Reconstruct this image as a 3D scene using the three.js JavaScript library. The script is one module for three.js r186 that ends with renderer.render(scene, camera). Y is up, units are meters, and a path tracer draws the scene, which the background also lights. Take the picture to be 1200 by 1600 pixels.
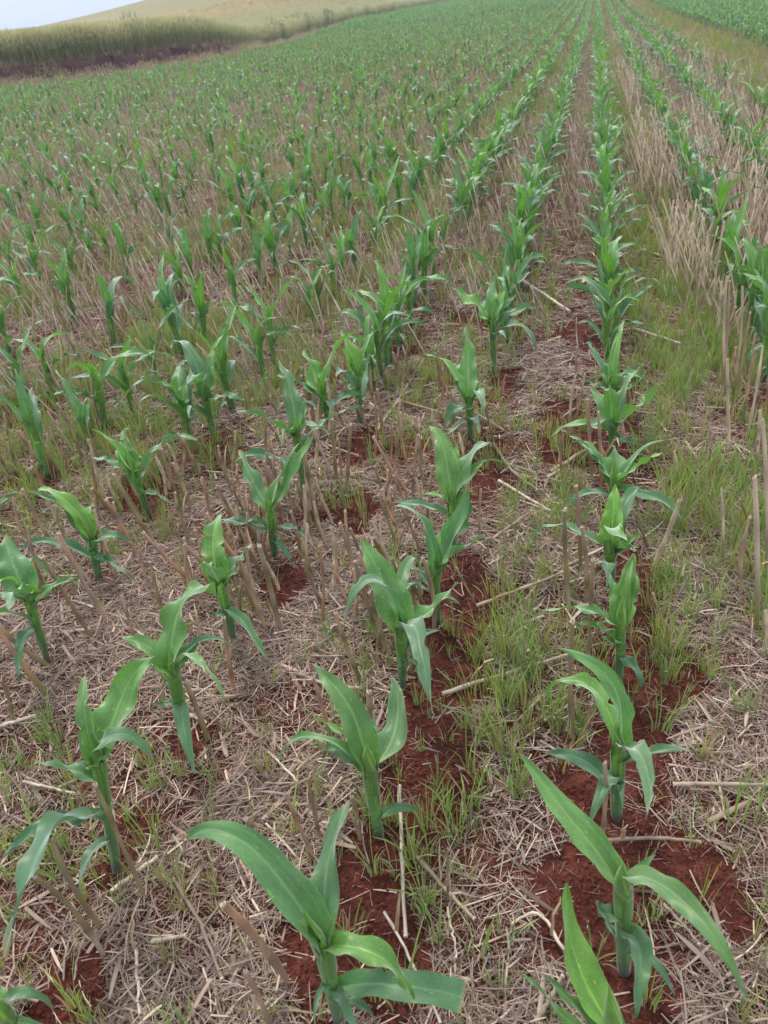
import * as THREE from 'three';
import { mergeGeometries } from 'three/addons/utils/BufferGeometryUtils.js';

// ------------------------------------------------------------------ camera, sky, sun, exposure
const scene = new THREE.Scene();
const camera = new THREE.PerspectiveCamera(66, 3 / 4, 0.05, 3000);   // a phone held at chest height, looking down the rows
camera.position.set(0, 1.35, 0);
camera.rotation.order = 'YXZ';
camera.rotation.set(-32.43 * Math.PI / 180, 15.91 * Math.PI / 180, -6 * Math.PI / 180);
camera.updateMatrixWorld();
const renderer = new THREE.WebGLRenderer({ antialias: true });
renderer.setSize(768, 1024);
renderer.toneMapping = THREE.LinearToneMapping;
renderer.toneMappingExposure = 1.65;
camera.focus = 2.1; camera.userData.fStop = 7;
renderer.shadowMap.enabled = true;
const sunTo = new THREE.Vector3(-0.35, 0.86, -0.5).normalize();
{ // overcast sky: bright and even, whiter overhead, a little brighter round the hidden sun, faint cloud sheets
  const w = 512, h = 256, d = new Float32Array(w * h * 4);
  const n3 = (x, y, z) => Math.sin(x * 3.1 + 1.3 * Math.sin(y * 2.3 + z)) * Math.cos(z * 2.7 + Math.sin(x * 1.9 + y * 5));
  for (let j = 0; j < h; j++) for (let i = 0; i < w; i++) {
    const el = ((j + 0.5) / h - 0.5) * Math.PI, az = ((i + 0.5) / w - 0.5) * 2 * Math.PI;
    const x = Math.cos(el) * Math.cos(az), y = Math.sin(el), z = Math.cos(el) * Math.sin(az);
    const up = Math.max(0, y), s = Math.max(0, x * sunTo.x + y * sunTo.y + z * sunTo.z);
    const cl = 1 + 0.07 * n3(x * 1.6, y * 4, z * 1.6) + 0.03 * n3(x * 5, y * 9, z * 5);
    const l = (0.56 + 0.46 * Math.pow(up, 0.8) + 0.55 * Math.pow(s, 6)) * cl;
    const p = (j * w + i) * 4;
    d[p] = l * (0.79 + 0.19 * up); d[p + 1] = l * (0.92 + 0.07 * up); d[p + 2] = l * (1.15 - 0.08 * up); d[p + 3] = 1;
    if (y < 0) { d[p] = 0.16; d[p + 1] = 0.13; d[p + 2] = 0.09; }
  }
  const t = new THREE.DataTexture(d, w, h, THREE.RGBAFormat, THREE.FloatType);
  t.mapping = THREE.EquirectangularReflectionMapping; t.magFilter = THREE.LinearFilter; t.needsUpdate = true;
  scene.background = t; scene.environment = t;
}
const sun = new THREE.DirectionalLight(0xfff4e6, 1.5);
sun.position.copy(sunTo).multiplyScalar(60); sun.castShadow = true; sun.shadow.radius = 22;
sun.shadow.mapSize.set(2048, 2048);
Object.assign(sun.shadow.camera, { left: -40, right: 40, top: 40, bottom: -40, near: 1, far: 160 });
scene.add(sun);
scene.fog = new THREE.FogExp2(0xdfe6ec, 0.001);

// ------------------------------------------------------------------ helpers
function rng(seed) { let s = seed >>> 0; return () => { s = (s + 0x6D2B79F5) >>> 0; let t = s; t = Math.imul(t ^ (t >>> 15), t | 1); t ^= t + Math.imul(t ^ (t >>> 7), t | 61); return ((t ^ (t >>> 14)) >>> 0) / 4294967296; }; }
const D = Math.PI / 180, lerp = (a, b, t) => a + (b - a) * t, clamp = (x, a = 0, b = 1) => Math.min(b, Math.max(a, x));
const smooth = (a, b, x) => { const t = clamp((x - a) / (b - a)); return t * t * (3 - 2 * t); };
const mix3 = (a, b, t) => [lerp(a[0], b[0], t), lerp(a[1], b[1], t), lerp(a[2], b[2], t)];
function hash(i, j, k = 0) { let n = (i * 374761393 + j * 668265263 + k * 1274126177) | 0; n = Math.imul(n ^ (n >>> 13), 1274126177); return ((n ^ (n >>> 16)) >>> 0) / 4294967296; }
function vnoise(x, y, k = 0, per = 0) {
  const i = Math.floor(x), j = Math.floor(y), u = x - i, v = y - j, a = u * u * (3 - 2 * u), b = v * v * (3 - 2 * v);
  const w = per ? (q) => ((q % per) + per) % per : (q) => q;
  return lerp(lerp(hash(w(i), w(j), k), hash(w(i + 1), w(j), k), a), lerp(hash(w(i), w(j + 1), k), hash(w(i + 1), w(j + 1), k), a), b);
}
const fbm = (x, y, k = 0, o = 4) => { let s = 0, a = 0.5, f = 1; for (let q = 0; q < o; q++) { s += a * vnoise(x * f, y * f, k + q); a *= 0.5; f *= 2.03; } return s / (1 - Math.pow(0.5, o)); };
const used = {};
function numbered(name) { const n = used[name] = (used[name] ?? -1) + 1; return n ? name + '_' + String(n).padStart(3, '0') : name; }
function tag(o, label, category, group, kind) { if (label) o.userData.label = label; if (category) o.userData.category = category; if (group) o.userData.group = group; if (kind) o.userData.kind = kind; return o; }
function mesh(name, g, m, parent) { const o = new THREE.Mesh(g, m); o.name = name; o.castShadow = o.receiveShadow = true; if (parent) parent.add(o); return o; }
function geo(pos, idx, col, uv) {
  const g = new THREE.BufferGeometry();
  g.setAttribute('position', new THREE.Float32BufferAttribute(pos, 3));
  if (col) g.setAttribute('color', new THREE.Float32BufferAttribute(col, 3));
  if (uv) g.setAttribute('uv', new THREE.Float32BufferAttribute(uv, 2));
  g.setIndex(idx); g.computeVertexNormals(); return g;
}
function texture(w, h, f, srgb = true) {
  const d = new Uint8Array(w * h * 4);
  for (let j = 0; j < h; j++) for (let i = 0; i < w; i++) { const c = f(i, j), p = (j * w + i) * 4; d[p] = clamp(c[0]) * 255; d[p + 1] = clamp(c[1]) * 255; d[p + 2] = clamp(c[2]) * 255; d[p + 3] = 255; }
  const t = new THREE.DataTexture(d, w, h); t.wrapS = t.wrapT = THREE.RepeatWrapping; t.magFilter = THREE.LinearFilter; if (srgb) t.colorSpace = THREE.SRGBColorSpace; t.needsUpdate = true; return t;
}
// a round rod along points, radius per point, colour per point
function rod(pts, rad, cols, sides = 6, cap = false) {
  const pos = [], idx = [], col = [], n = pts.length, t = new THREE.Vector3(), a = new THREE.Vector3(), b = new THREE.Vector3();
  for (let i = 0; i < n; i++) {
    t.subVectors(pts[Math.min(n - 1, i + 1)], pts[Math.max(0, i - 1)]).normalize();
    a.set(0.31, Math.abs(t.y) > 0.8 ? 0 : 1, 0.95).cross(t).normalize(); b.crossVectors(t, a);
    for (let k = 0; k < sides; k++) { const q = k / sides * 2 * Math.PI, c = Math.cos(q) * rad[i], s = Math.sin(q) * rad[i]; pos.push(pts[i].x + a.x * c + b.x * s, pts[i].y + a.y * c + b.y * s, pts[i].z + a.z * c + b.z * s); col.push(...cols[i]); }
    if (i) for (let k = 0; k < sides; k++) { const p = (i - 1) * sides + k, q = (i - 1) * sides + (k + 1) % sides; idx.push(p, q, p + sides, q, q + sides, p + sides); }
  }
  if (cap) { const c = pos.length / 3; pos.push(...pts[n - 1].toArray()); col.push(...cols[n - 1]); for (let k = 0; k < sides; k++) idx.push((n - 1) * sides + k, (n - 1) * sides + (k + 1) % sides, c); }
  return geo(pos, idx, col);
}
const V = (x, y, z) => new THREE.Vector3(x, y, z);

// ------------------------------------------------------------------ the lie of the land
const HEADLAND = [[-60, -23.5], [-32, -26], [-20.8, -28.6], [-17.4, -31], [-16.2, -36], [-17.6, -50], [-20, -64], [-23, -87], [-22, -118], [-19, -170], [20, -420]];   // where the maize ends and the tall crop begins
function beyond(x, z) {                                               // metres into the tall crop (negative inside the maize)
  let best = 1e9, sgn = -1;
  for (let i = 0; i + 1 < HEADLAND.length; i++) {
    const [ax, az] = HEADLAND[i], [bx, bz] = HEADLAND[i + 1], dx = bx - ax, dz = bz - az, l = dx * dx + dz * dz;
    const t = clamp(((x - ax) * dx + (z - az) * dz) / l), px = x - ax - dx * t, pz = z - az - dz * t, q = Math.hypot(px, pz);
    if (q < best) { best = q; sgn = dx * (z - az) - dz * (x - ax) < 0 ? 1 : -1; }
  }
  return best * sgn;
}
const TERRACE = 0.75;
const terraceAt = (x, z) => TERRACE * (1 - smooth(36, 50, -z));
const rows = [0.12, -0.35, -0.845, -1.365, -1.86, -2.35];
for (let k = 6; k < 150; k++) rows.push(-2.35 - (k - 5) * 0.49);
const rowsRight = [0.715, 1.235, 1.74];
const rowGap = (x) => { let b = 9; for (const r of [...rows.slice(0, 12), ...rowsRight]) b = Math.min(b, Math.abs(x - r)); return b; };
const BARE = [[-0.25, -1.11, 0.15], [0.19, -1.44, 0.13], [-0.3, -0.72, 0.15], [0.09, -0.8, 0.13], [0.24, -0.91, 0.1], [-0.26, -1.66, 0.13], [0, -2.51, 0.14], [-0.84, -0.79, 0.07], [-0.66, -2, 0.1], [-0.77, -1.63, 0.08],
  [-0.78, -0.5, 0.07], [-1.45, -2.09, 0.13], [-0.05, -2.7, 0.13], [-0.29, -1.02, 0.13], [-0.29, -1.47, 0.11], [0.08, -1.08, 0.1], [-0.68, -2.47, 0.15], [-0.8, -1.06, 0.05], [-1.92, -2.15, 0.15], [0.17, -1.78, 0.1], [-0.24, -1.35, 0.1]];
function cover(x, z) {                                                // how thickly straw covers the soil
  const d = Math.hypot(x, z);
  let b = smooth(1.6, 2.6, d) * 0.6 * (1 - smooth(0.03, 0.15, rowGap(x - 0.03))) * smooth(0.5, 0.66, fbm(x * 3.3, z * 3.3, 11, 3));
  b = Math.max(b, smooth(1.4, 2.4, d) * smooth(0.66, 0.78, fbm(x * 2.6 + 7, z * 2.6, 21, 3)) * 0.8);
  if (d < 3.2) for (const r of [0.155, -0.3]) b = Math.max(b, 0.85 * (1 - smooth(0.035, 0.11, Math.abs(x - r - 0.08 * (fbm(z * 4, r * 9, 33, 2) - 0.5)))) * smooth(0.36, 0.56, fbm(x * 7, z * 4, 35, 3)));
  if (d < 4.5) for (const [bx, bz, r] of BARE) { const q = Math.hypot(x - bx, (z - bz) * 0.8) / (r * 0.88) + (fbm(x * 9, z * 9, 31, 3) - 0.5) * 1.7; b = Math.max(b, 0.97 * (1 - smooth(0.75, 1.1, q))); }
  return 1 - b;
}
const track = (x, z) => 1 - smooth(0.15, 0.42, Math.abs(x - 2.62 - 0.008 * (z + 20) - 0.12 * (vnoise(z * 0.3, 3, 5) - 0.5)));   // bare strip before the next block of maize
function land(x, z) {
  const d = Math.hypot(x, z), s = beyond(x, z);
  let y = 1.1 * smooth(30, 150, d);
  y += 13 * Math.exp(-((x + 60) ** 2 + (z + 255) ** 2) / 5200) * smooth(90, 190, d);
  if (s > 0) y += terraceAt(x, z) * smooth(0, 0.9, s) + 0.024 * Math.min(s, 50) * smooth(0, 20, s);
  if (d < 30) {
    const k = 1 - smooth(12, 30, d);
    y += k * (0.028 * (fbm(x * 2.1, z * 2.1, 1, 3) - 0.5) + 0.012 * (fbm(x * 11, z * 11, 2, 2) - 0.5));
    if (d < 6) y += (1 - smooth(3, 6, d)) * 0.014 * (vnoise(x * 38, z * 38, 3) - 0.5) * (1.3 - cover(x, z));
  }
  return y;
}
const xLeft = (d) => -0.55 - 0.72 * d, xRight = (d) => 0.22 + 0.165 * d;
const shown = (x, z, m = 0.5) => { const d = -z; return d > 0.25 && x > xLeft(d) - m - 0.02 * d && x < xRight(d) + m + 0.02 * d; };   // what the photograph could plausibly see, and a step around it

// ------------------------------------------------------------------ ground: one sheet out to the horizon
const SOIL = [0.094, 0.0148, 0.0085], LITTER = [0.22, 0.165, 0.125];
{
  const T = 1024, P = 32;
  const grain = new Float32Array(T * T);
  for (let j = 0; j < T; j++) for (let i = 0; i < T; i++) {
    const u = i / T * P, v = j / T * P;
    let s = 0.3 * vnoise(u, v, 1, P) + 0.28 * vnoise(u * 3, v * 3, 2, P * 3) + 0.25 * vnoise(u * 7, v * 7, 3, P * 7) + 0.17 * vnoise(u * 16, v * 16, 4, P * 16);
    grain[j * T + i] = s;
  }
  const map = texture(T, T, (i, j) => { const g = grain[j * T + i], k = 0.55 + 0.85 * (g - 0.3), w = hash(i >> 1, j >> 1, 9) > 0.992 ? 0.12 : 0; return [k + w, k * (0.97 + 0.06 * g) + w, k + w]; });
  const bump = texture(T, T, (i, j) => { const g = grain[j * T + i]; return [g, g, g]; }, false);
  const m = new THREE.MeshPhysicalMaterial({ map, bumpMap: bump, bumpScale: 0.016, roughness: 1, specularIntensity: 0.25, vertexColors: true });
  const ang = [], rad = [0.2];
  for (let a = -70; a < 35; a += 0.22) ang.push(a);
  for (let a = 35; a < 290; a += 3) ang.push(a);
  while (rad[rad.length - 1] < 1500) { const r = rad[rad.length - 1]; rad.push(r + Math.max(0.012, r * (r < 60 ? 0.0105 : 0.03))); }
  const pos = [0, 0, 0], col = [...SOIL], uv = [0, 0], idx = [], na = ang.length;
  for (const r of rad) for (const a of ang) {
    const x = r * Math.sin(a * D), z = -r * Math.cos(a * D), y = land(x, z), s = beyond(x, z);
    pos.push(x, y, z); uv.push(x / 1.1, z / 1.1);
    let c = mix3(SOIL, LITTER, 0.12 + 0.7 * smooth(5, 13, r) * cover(x, z) * (0.8 + 0.4 * vnoise(x, z, 41)));
    c = mix3(c, [0.17, 0.135, 0.075], smooth(18, 45, r) * 0.7);
    c = mix3(c, [0.24, 0.175, 0.105], track(x, z) * 0.8);
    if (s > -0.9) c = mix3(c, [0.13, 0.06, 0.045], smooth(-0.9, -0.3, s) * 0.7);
    if (s > 0.4) c = mix3([0.16, 0.12, 0.06], [0.39, 0.355, 0.16], smooth(3, 60, s) * (0.85 + 0.3 * (vnoise(x * 0.05, z * 0.05, 51) - 0.5)));
    col.push(...c.map((q) => q / 0.72));
  }
  for (let a = 0; a < na; a++) idx.push(0, 1 + a, 1 + (a + 1) % na);
  for (let k = 0; k + 1 < rad.length; k++) for (let a = 0; a < na; a++) { const p = 1 + k * na + a, q = 1 + k * na + (a + 1) % na; idx.push(p, p + na, q, q, p + na, q + na); }
  const flip = []; for (let k = 0; k < idx.length; k += 3) flip.push(idx[k], idx[k + 1], idx[k + 2]);
  const g = geo(pos, flip, col, uv);
  if (g.attributes.normal.getY(5000) < 0) { for (let k = 0; k < flip.length; k += 3) { const t = flip[k]; flip[k] = flip[k + 1]; flip[k + 1] = t; } g.setIndex(flip); g.computeVertexNormals(); }
  tag(mesh('ground', g, m, scene), 'red soil of the field under straw litter, running to the horizon', null, null, 'structure');
}
const plain = new THREE.MeshStandardMaterial({ vertexColors: true, roughness: 0.85 });
const white = new THREE.Color();
function scatter(name, g, m, list, label, kind = 'stuff') {            // copies of one shape: list of [x, y, z, turn, tilt, scale, [r, g, b], tall]
  const o = new THREE.InstancedMesh(g, m, list.length), e = new THREE.Euler(), q = new THREE.Quaternion(), M = new THREE.Matrix4(), p = new THREE.Vector3(), s = new THREE.Vector3();
  list.forEach((r, i) => {
    e.set(r[4], r[3], r[8] ?? 0, 'YXZ'); q.setFromEuler(e); p.set(r[0], r[1], r[2]); s.set(r[5], r[5] * (r[7] ?? 1), r[5]);
    o.setMatrixAt(i, M.compose(p, q, s)); const c = r[6] ?? [1, 1, 1]; o.setColorAt(i, white.setRGB(c[0], c[1], c[2]));
  });
  o.name = numbered(name); o.castShadow = o.receiveShadow = true; tag(o, label, null, null, kind); scene.add(o); return o;
}
// the low earth bank (a contour terrace) at the edge of the tall crop: a broken face of red-brown earth
{
  const pos = [], idx = [], col = [], R = rng(5), prof = [[-0.45, -0.12], [-0.2, 0.1], [-0.02, 0.28], [0.1, 0.42], [0.3, 0.6], [0.75, 0.66]];
  let n = 0;
  for (let i = 0; i < 6; i++) {
    const [ax, az] = HEADLAND[i], [bx, bz] = HEADLAND[i + 1], L = Math.hypot(bx - ax, bz - az), nx = (bz - az) / L, nz = -(bx - ax) / L, N = Math.ceil(L / 0.16);
    for (let k = 0; k < N; k++) {
      const x = lerp(ax, bx, k / N), z = lerp(az, bz, k / N), f = terraceAt(x, z) / TERRACE;
      const b0 = land(x - nx * 0.6, z - nz * 0.6);
      prof.forEach(([o, h], q) => {
        const j = (vnoise(x * 2 + q, z * 2, 7) - 0.5) * 0.45 + (vnoise(x * 7 + q, z * 7, 8) - 0.5) * 0.22 + (R() - 0.5) * 0.08;
        const ox = x + nx * (o + j), oz = z + nz * (o + j);
        pos.push(ox, b0 + (h + (R() - 0.5) * 0.05) * f * TERRACE / 0.65 + (q > 3 ? 0.03 * (f > 0 ? 1 : 0) : 0) - (f <= 0.02 ? 0.3 : 0), oz);
        const t = 0.75 + 0.5 * R(); col.push(0.062 * t, 0.024 * t, 0.024 * t);
      });
      if (n) for (let q = 0; q + 1 < prof.length; q++) { const p = (n - 1) * prof.length + q, w = p + prof.length; idx.push(p, p + 1, w, w, p + 1, w + 1); }
      n++;
    }
  }
  tag(mesh('earth_bank', geo(pos, idx, col), new THREE.MeshStandardMaterial({ vertexColors: true, roughness: 1 }), scene), 'low broken bank of dark red earth below the tall ripening crop', null, null, 'structure');
}

// ------------------------------------------------------------------ young maize
function leafTexture(seed) {                                           // pale midrib, parallel veins, small bleached specks
  const w = 128, h = 1024, R = rng(seed), specks = [];
  for (let k = 0; k < 34; k++) specks.push([R(), R(), 0.006 + 0.022 * R() * R(), 0.6 + 2 * R()]);
  const ph = R() * 9;
  return texture(w, h, (i, j) => {
    const u = (i + 0.5) / w, v = (j + 0.5) / h, a = Math.abs(u - 0.5) * 2;
    let k = 0.6 + 0.022 * Math.sin(u * 84) + 0.065 * (vnoise(u * 26, v * 2.5, seed) - 0.5) + 0.1 * (vnoise(u * 4 + ph, v * 11, seed + 1) - 0.5) + 0.06 * (vnoise(u * 18, v * 90, seed + 2) - 0.5);
    let c = [k * 0.97, k, k * 0.96];
    const rib = 1 - smooth(0.045, 0.125 - 0.05 * v, a);
    c = mix3(c, [0.86, 0.8, 0.86], rib * (0.85 - 0.55 * v));
    if (a > 0.97) c = mix3(c, [0.9, 0.8, 0.7], 0.35);
    for (const [x, y, r, s] of specks) { const q = Math.hypot((u - x) * 0.5, (v - y) * 2.2 / s) / r; if (q < 1) c = mix3(c, [0.95, 0.93, 0.8], 0.6 * (1 - smooth(0.5, 1, q))); }
    return c;
  });
}
const veins = texture(128, 8, (i) => { const u = (i + 0.5) / 128, a = Math.abs(u - 0.5) * 2, k = 0.5 + 0.12 * Math.sin(u * 150) - 0.5 * (1 - smooth(0.0, 0.09, a)); return [k, k, k]; }, false);
const leafMats = [1, 2, 3].map((s) => new THREE.MeshPhysicalMaterial({ map: leafTexture(s * 17), bumpMap: veins, bumpScale: 0.0007, vertexColors: true, side: THREE.DoubleSide, roughness: 0.85, transmission: 0.5, thickness: 0, clearcoat: 0.9, clearcoatRoughness: 0.38 }));
const stalkMat = new THREE.MeshPhysicalMaterial({ vertexColors: true, roughness: 0.6, clearcoat: 0.2, clearcoatRoughness: 0.4, side: THREE.DoubleSide });
const G_OLD = [0.056, 0.205, 0.05], G_NEW = [0.17, 0.4, 0.02];
// one leaf: spine [turn, change of turn, rise at base, rise at tip, how late it bends, length], blade width; the blade is a folded, wavy strip
function leafGeo(o, L, R, segs, across, tint, stem, rad) {
  const [, a0, da, e0, e1, k, len, wid, blunt] = L;
  const pos = [], uv = [], col = [], idx = [], p = o.clone(), T = V(0, 0, 0), S = V(0, 0, 0), N = V(0, 0, 0);
  const f1 = 5 + 6 * R(), f2 = 5 + 6 * R(), p1 = R() * 6, p2 = R() * 6, amp = (0.1 + 0.2 * R()) * wid, roll = (R() - 0.5) * 110 * D, open = (12 + 18 * R()) * D;
  const uo = R() < 0.5, hue = R(), vo = R() * 0.25, curl = (R() - 0.4) * 0.5;
  const rows_ = across + 1, base = mix3(mix3(G_OLD, G_NEW, tint), [0.08, 0.225, 0.105], hue * 0.75), bright = 0.85 + 0.3 * R();
  // the sheath: the foot of the leaf wrapped round the stalk below its collar
  const wob = 4 + 7 * R(), wf = 5 + 6 * R(), wp = R() * 6, bites = []; while (R() < 0.4 && segs > 12) bites.push([0.25 + 0.65 * R(), R() < 0.5 ? -1 : 1, 0.2 + 0.5 * R(), 0.015 + 0.03 * R()]);
  const low = Math.max(0.02, L[0] - (segs > 12 ? 0.3 : 0.2)), sh = 5, A0 = a0 * D, wrap = (100 + 35 * R()) * D;
  const hug = (t, u, f) => { const r = rad(t) * (1.1 + 0.1 * (L[0])) + f, q = A0 + u * wrap; return [stem.x * t + Math.sin(q) * r, stem.y * t, stem.z * t + Math.cos(q) * r]; };
  for (let i = 0; i < sh; i++) for (let j = 0; j <= across; j++) {
    const t = lerp(low, L[0] - 0.02, i / sh), u = j / across * 2 - 1;
    pos.push(...hug(t, u, 0.0004 + 0.0012 * (i / sh) * Math.abs(u))); uv.push(0.1 + 0.8 * j / across, 0.02 + 0.02 * i);
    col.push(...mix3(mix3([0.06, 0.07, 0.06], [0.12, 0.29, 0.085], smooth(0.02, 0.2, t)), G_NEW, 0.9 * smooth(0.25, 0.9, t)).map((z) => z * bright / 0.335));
    if (i && j < across) { const q = (i - 1) * rows_ + j; idx.push(q, q + 1, q + rows_, q + 1, q + rows_ + 1, q + rows_); }
  }
  for (let i = 0; i <= segs; i++) {
    const s = i / segs, sm = Math.max(0, s - 0.5 / segs), e = (e0 + (e1 - e0) * Math.pow(sm, k) + wob * Math.sin(sm * wf + wp) * smooth(0.1, 0.4, sm)) * D, a = (a0 + da * sm + 0.8 * wob * Math.sin(sm * wf * 0.8 + wp * 2) * smooth(0.1, 0.4, sm)) * D;
    T.set(Math.cos(e) * Math.sin(a), Math.sin(e), Math.cos(e) * Math.cos(a));
    if (i) p.addScaledVector(T, len / segs);
    S.set(Math.cos(a), 0, -Math.sin(a)); N.crossVectors(T, S);
    const tw = roll * smooth(0.15, 1, s), c = Math.cos(tw), n = Math.sin(tw), sx = S.clone().multiplyScalar(c).addScaledVector(N, n), nx = N.clone().multiplyScalar(c).addScaledVector(S, -n);
    let w = 0.5 * wid * (lerp(0.5, 0.7, tint) + lerp(0.5, 0.3, tint) * smooth(0, 0.32, s));
    w *= blunt ? (s > 0.999 ? 0.86 : 1) : Math.pow(Math.max(0, 1 - Math.pow(s, 2.1)), 0.9);
    w = Math.max(w, 0.0006);
    const fold = lerp(72 * D, open, smooth(0, 0.3, s));
    for (let j = 0; j <= across; j++) {
      const u = j / across * 2 - 1, au = Math.abs(u), wave = amp * smooth(0.1, 0.4, s) * (1 - s * 0.6) * u * u * (u > 0 ? Math.sin(s * f1 * 2.2 + p1) : Math.sin(s * f2 * 2.2 + p2));
      let nib = 1; for (const [bs, side, dp, r] of bites) if (u * side > 0) nib -= dp * (1 - smooth(r * 0.4, r, Math.abs(s - bs)));
      const lat = nib * u * w * Math.cos(fold * (1 - 0.3 * au)), lift = au * w * Math.sin(fold) * (1 - curl * au * smooth(0.2, 0.6, s)) + wave;
      const out = [p.x + sx.x * lat + nx.x * lift, p.y + sx.y * lat + nx.y * lift, p.z + sx.z * lat + nx.z * lift];
      pos.push(...(s < 0.16 ? mix3(hug(Math.min(1.06, L[0] + s * 0.5), u, 0.001), out, smooth(-0.03, 0.16, s)) : out));
      uv.push(uo ? j / across : 1 - j / across, 0.02 + vo + s * 0.72);
      const young = mix3(base, G_NEW, (1 - smooth(0.02, 0.3, s)) * (0.35 + 0.4 * tint));
      const dry = blunt && s > 0.985 ? 0.6 : blunt ? 0 : smooth(hue > 0.8 ? 0.86 : 0.95, 1, s) * (hue > 0.5 ? 1 : 0);
      const q = mix3(young, [0.38, 0.3, 0.13], dry).map((z) => z * bright / 0.335);
      col.push(...q);
    }
    for (let j = 0; j < across; j++) { const b = (i - 1 + sh) * rows_ + j; idx.push(b, b + 1, b + rows_, b + 1, b + rows_ + 1, b + rows_); }
  }
  return geo(pos, idx, col, uv);
}
function stalkGeo(stem, attach, R, radius, sides = 10) {                        // nested leaf sheaths: a little step under every collar, purple at the foot
  const pts = [], rad = [], cols = [], st = [...new Set([0, 0.03, ...attach.flatMap((t) => [t - 0.02, t]), 1, 1.08])].filter((t) => t >= 0).sort((a, b) => a - b);
  st.forEach((t) => {
    const n = attach.filter((q) => q <= t + 1e-6).length;
    pts.push(V(stem.x * t, stem.y * t - (t === 0 ? 0.012 : 0), stem.z * t));
    rad.push(t > 1 ? 0.004 : radius(t));
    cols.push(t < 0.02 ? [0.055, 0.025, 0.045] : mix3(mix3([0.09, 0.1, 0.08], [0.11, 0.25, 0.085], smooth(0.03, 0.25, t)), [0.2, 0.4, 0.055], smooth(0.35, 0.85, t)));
  });
  return rod(pts, rad, cols, sides, true);
}
function whorlGeo(o, lean, R, h, segs = 8) {                            // the still rolled youngest leaf standing in the middle
  const pos = [], idx = [], col = [], uv = [], n = 7, a = R() * 6;
  for (let i = 0; i <= segs; i++) {
    const s = i / segs, r = 0.0105 * (1 - Math.pow(s, 1.6)) * (1 + 0.5 * Math.sin(s * 3)) + 0.0004;
    for (let j = 0; j <= n; j++) {
      const q = a + j / n * 5.2 + s * 1.3;
      pos.push(o.x + lean.x * s * h + Math.cos(q) * r, o.y + (s - 0.25) * h + (j / n) * 0.012 * (1 - s), o.z + lean.z * s * h + Math.sin(q) * r); uv.push(j / n, s * 0.8);
      col.push(...mix3([0.2, 0.36, 0.05], G_NEW, s).map((z) => z / 0.36));
    }
    if (i) for (let j = 0; j < n; j++) { const b = (i - 1) * (n + 1) + j; idx.push(b, b + 1, b + n + 1, b + 1, b + n + 2, b + n + 1); }
  }
  return geo(pos, idx, col, uv);
}
function makePlant(spec, seed, detail = 1) {                            // maize_plant > stalk, leaf (each), whorl
  const R = rng(seed), root = new THREE.Group(), stem = V(...spec.stem), r0 = 0.0072 + 0.0018 * R(), r1 = r0 * (1.22 + 0.22 * R()), radius = (t) => lerp(r0, r1, Math.pow(clamp(t), 0.75));
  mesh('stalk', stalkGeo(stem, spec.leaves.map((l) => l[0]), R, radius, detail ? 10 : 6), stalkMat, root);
  for (const l of spec.leaves) {
    const o = stem.clone().multiplyScalar(l[0]), a = l[1] * D, big = l[6] > 0.15;
    o.x -= Math.sin(a) * 0.003; o.z -= Math.cos(a) * 0.003; o.y -= 0.004;
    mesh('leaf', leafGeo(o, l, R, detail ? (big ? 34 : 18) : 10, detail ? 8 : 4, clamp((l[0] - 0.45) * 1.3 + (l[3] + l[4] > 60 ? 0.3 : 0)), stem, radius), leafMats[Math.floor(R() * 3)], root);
  }
  mesh('whorl', whorlGeo(stem, V((R() - 0.5) * 0.3, 1, (R() - 0.5) * 0.3), R, 0.085 + 0.06 * R()), leafMats[0], root);
  return root;
}
function wildSpec(R) {                                                  // a plant of the same stand: leaves in two opposite ranks, older ones arching over, younger ones erect
  const H = 0.1 + 0.07 * R(), n = 4 + Math.floor(R() * 3), a = R() * 360, leaves = [];
  for (let i = 0; i < n; i++) {
    const t = i / (n - 1), q = t * 6, k = Math.floor(q), f = q - k, pick = (A) => lerp(A[k], A[Math.min(6, k + 1)], f), az = a + (i % 2) * 180 + (R() - 0.5) * 65;
    const len = pick([0.12, 0.18, 0.25, 0.29, 0.3, 0.28, 0.23]) * (0.8 + 0.4 * R()), wid = pick([0.018, 0.028, 0.04, 0.05, 0.053, 0.05, 0.043]) * (0.85 + 0.3 * R());
    const e0 = lerp(50, 82, t) + (R() - 0.5) * 14, e1 = lerp(-88, 5, t) + (R() - 0.5) * 90;
    leaves.push([Math.min(1, 0.16 + 0.86 * Math.pow(t, 0.8)), az, (R() - 0.5) * 60, e0, Math.min(e1, e0 + 8), 1.4 + R() * 1.6, len, wid]);
  }
  return { stem: [(R() - 0.5) * 0.03, H, (R() - 0.5) * 0.03], leaves };
}
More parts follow.
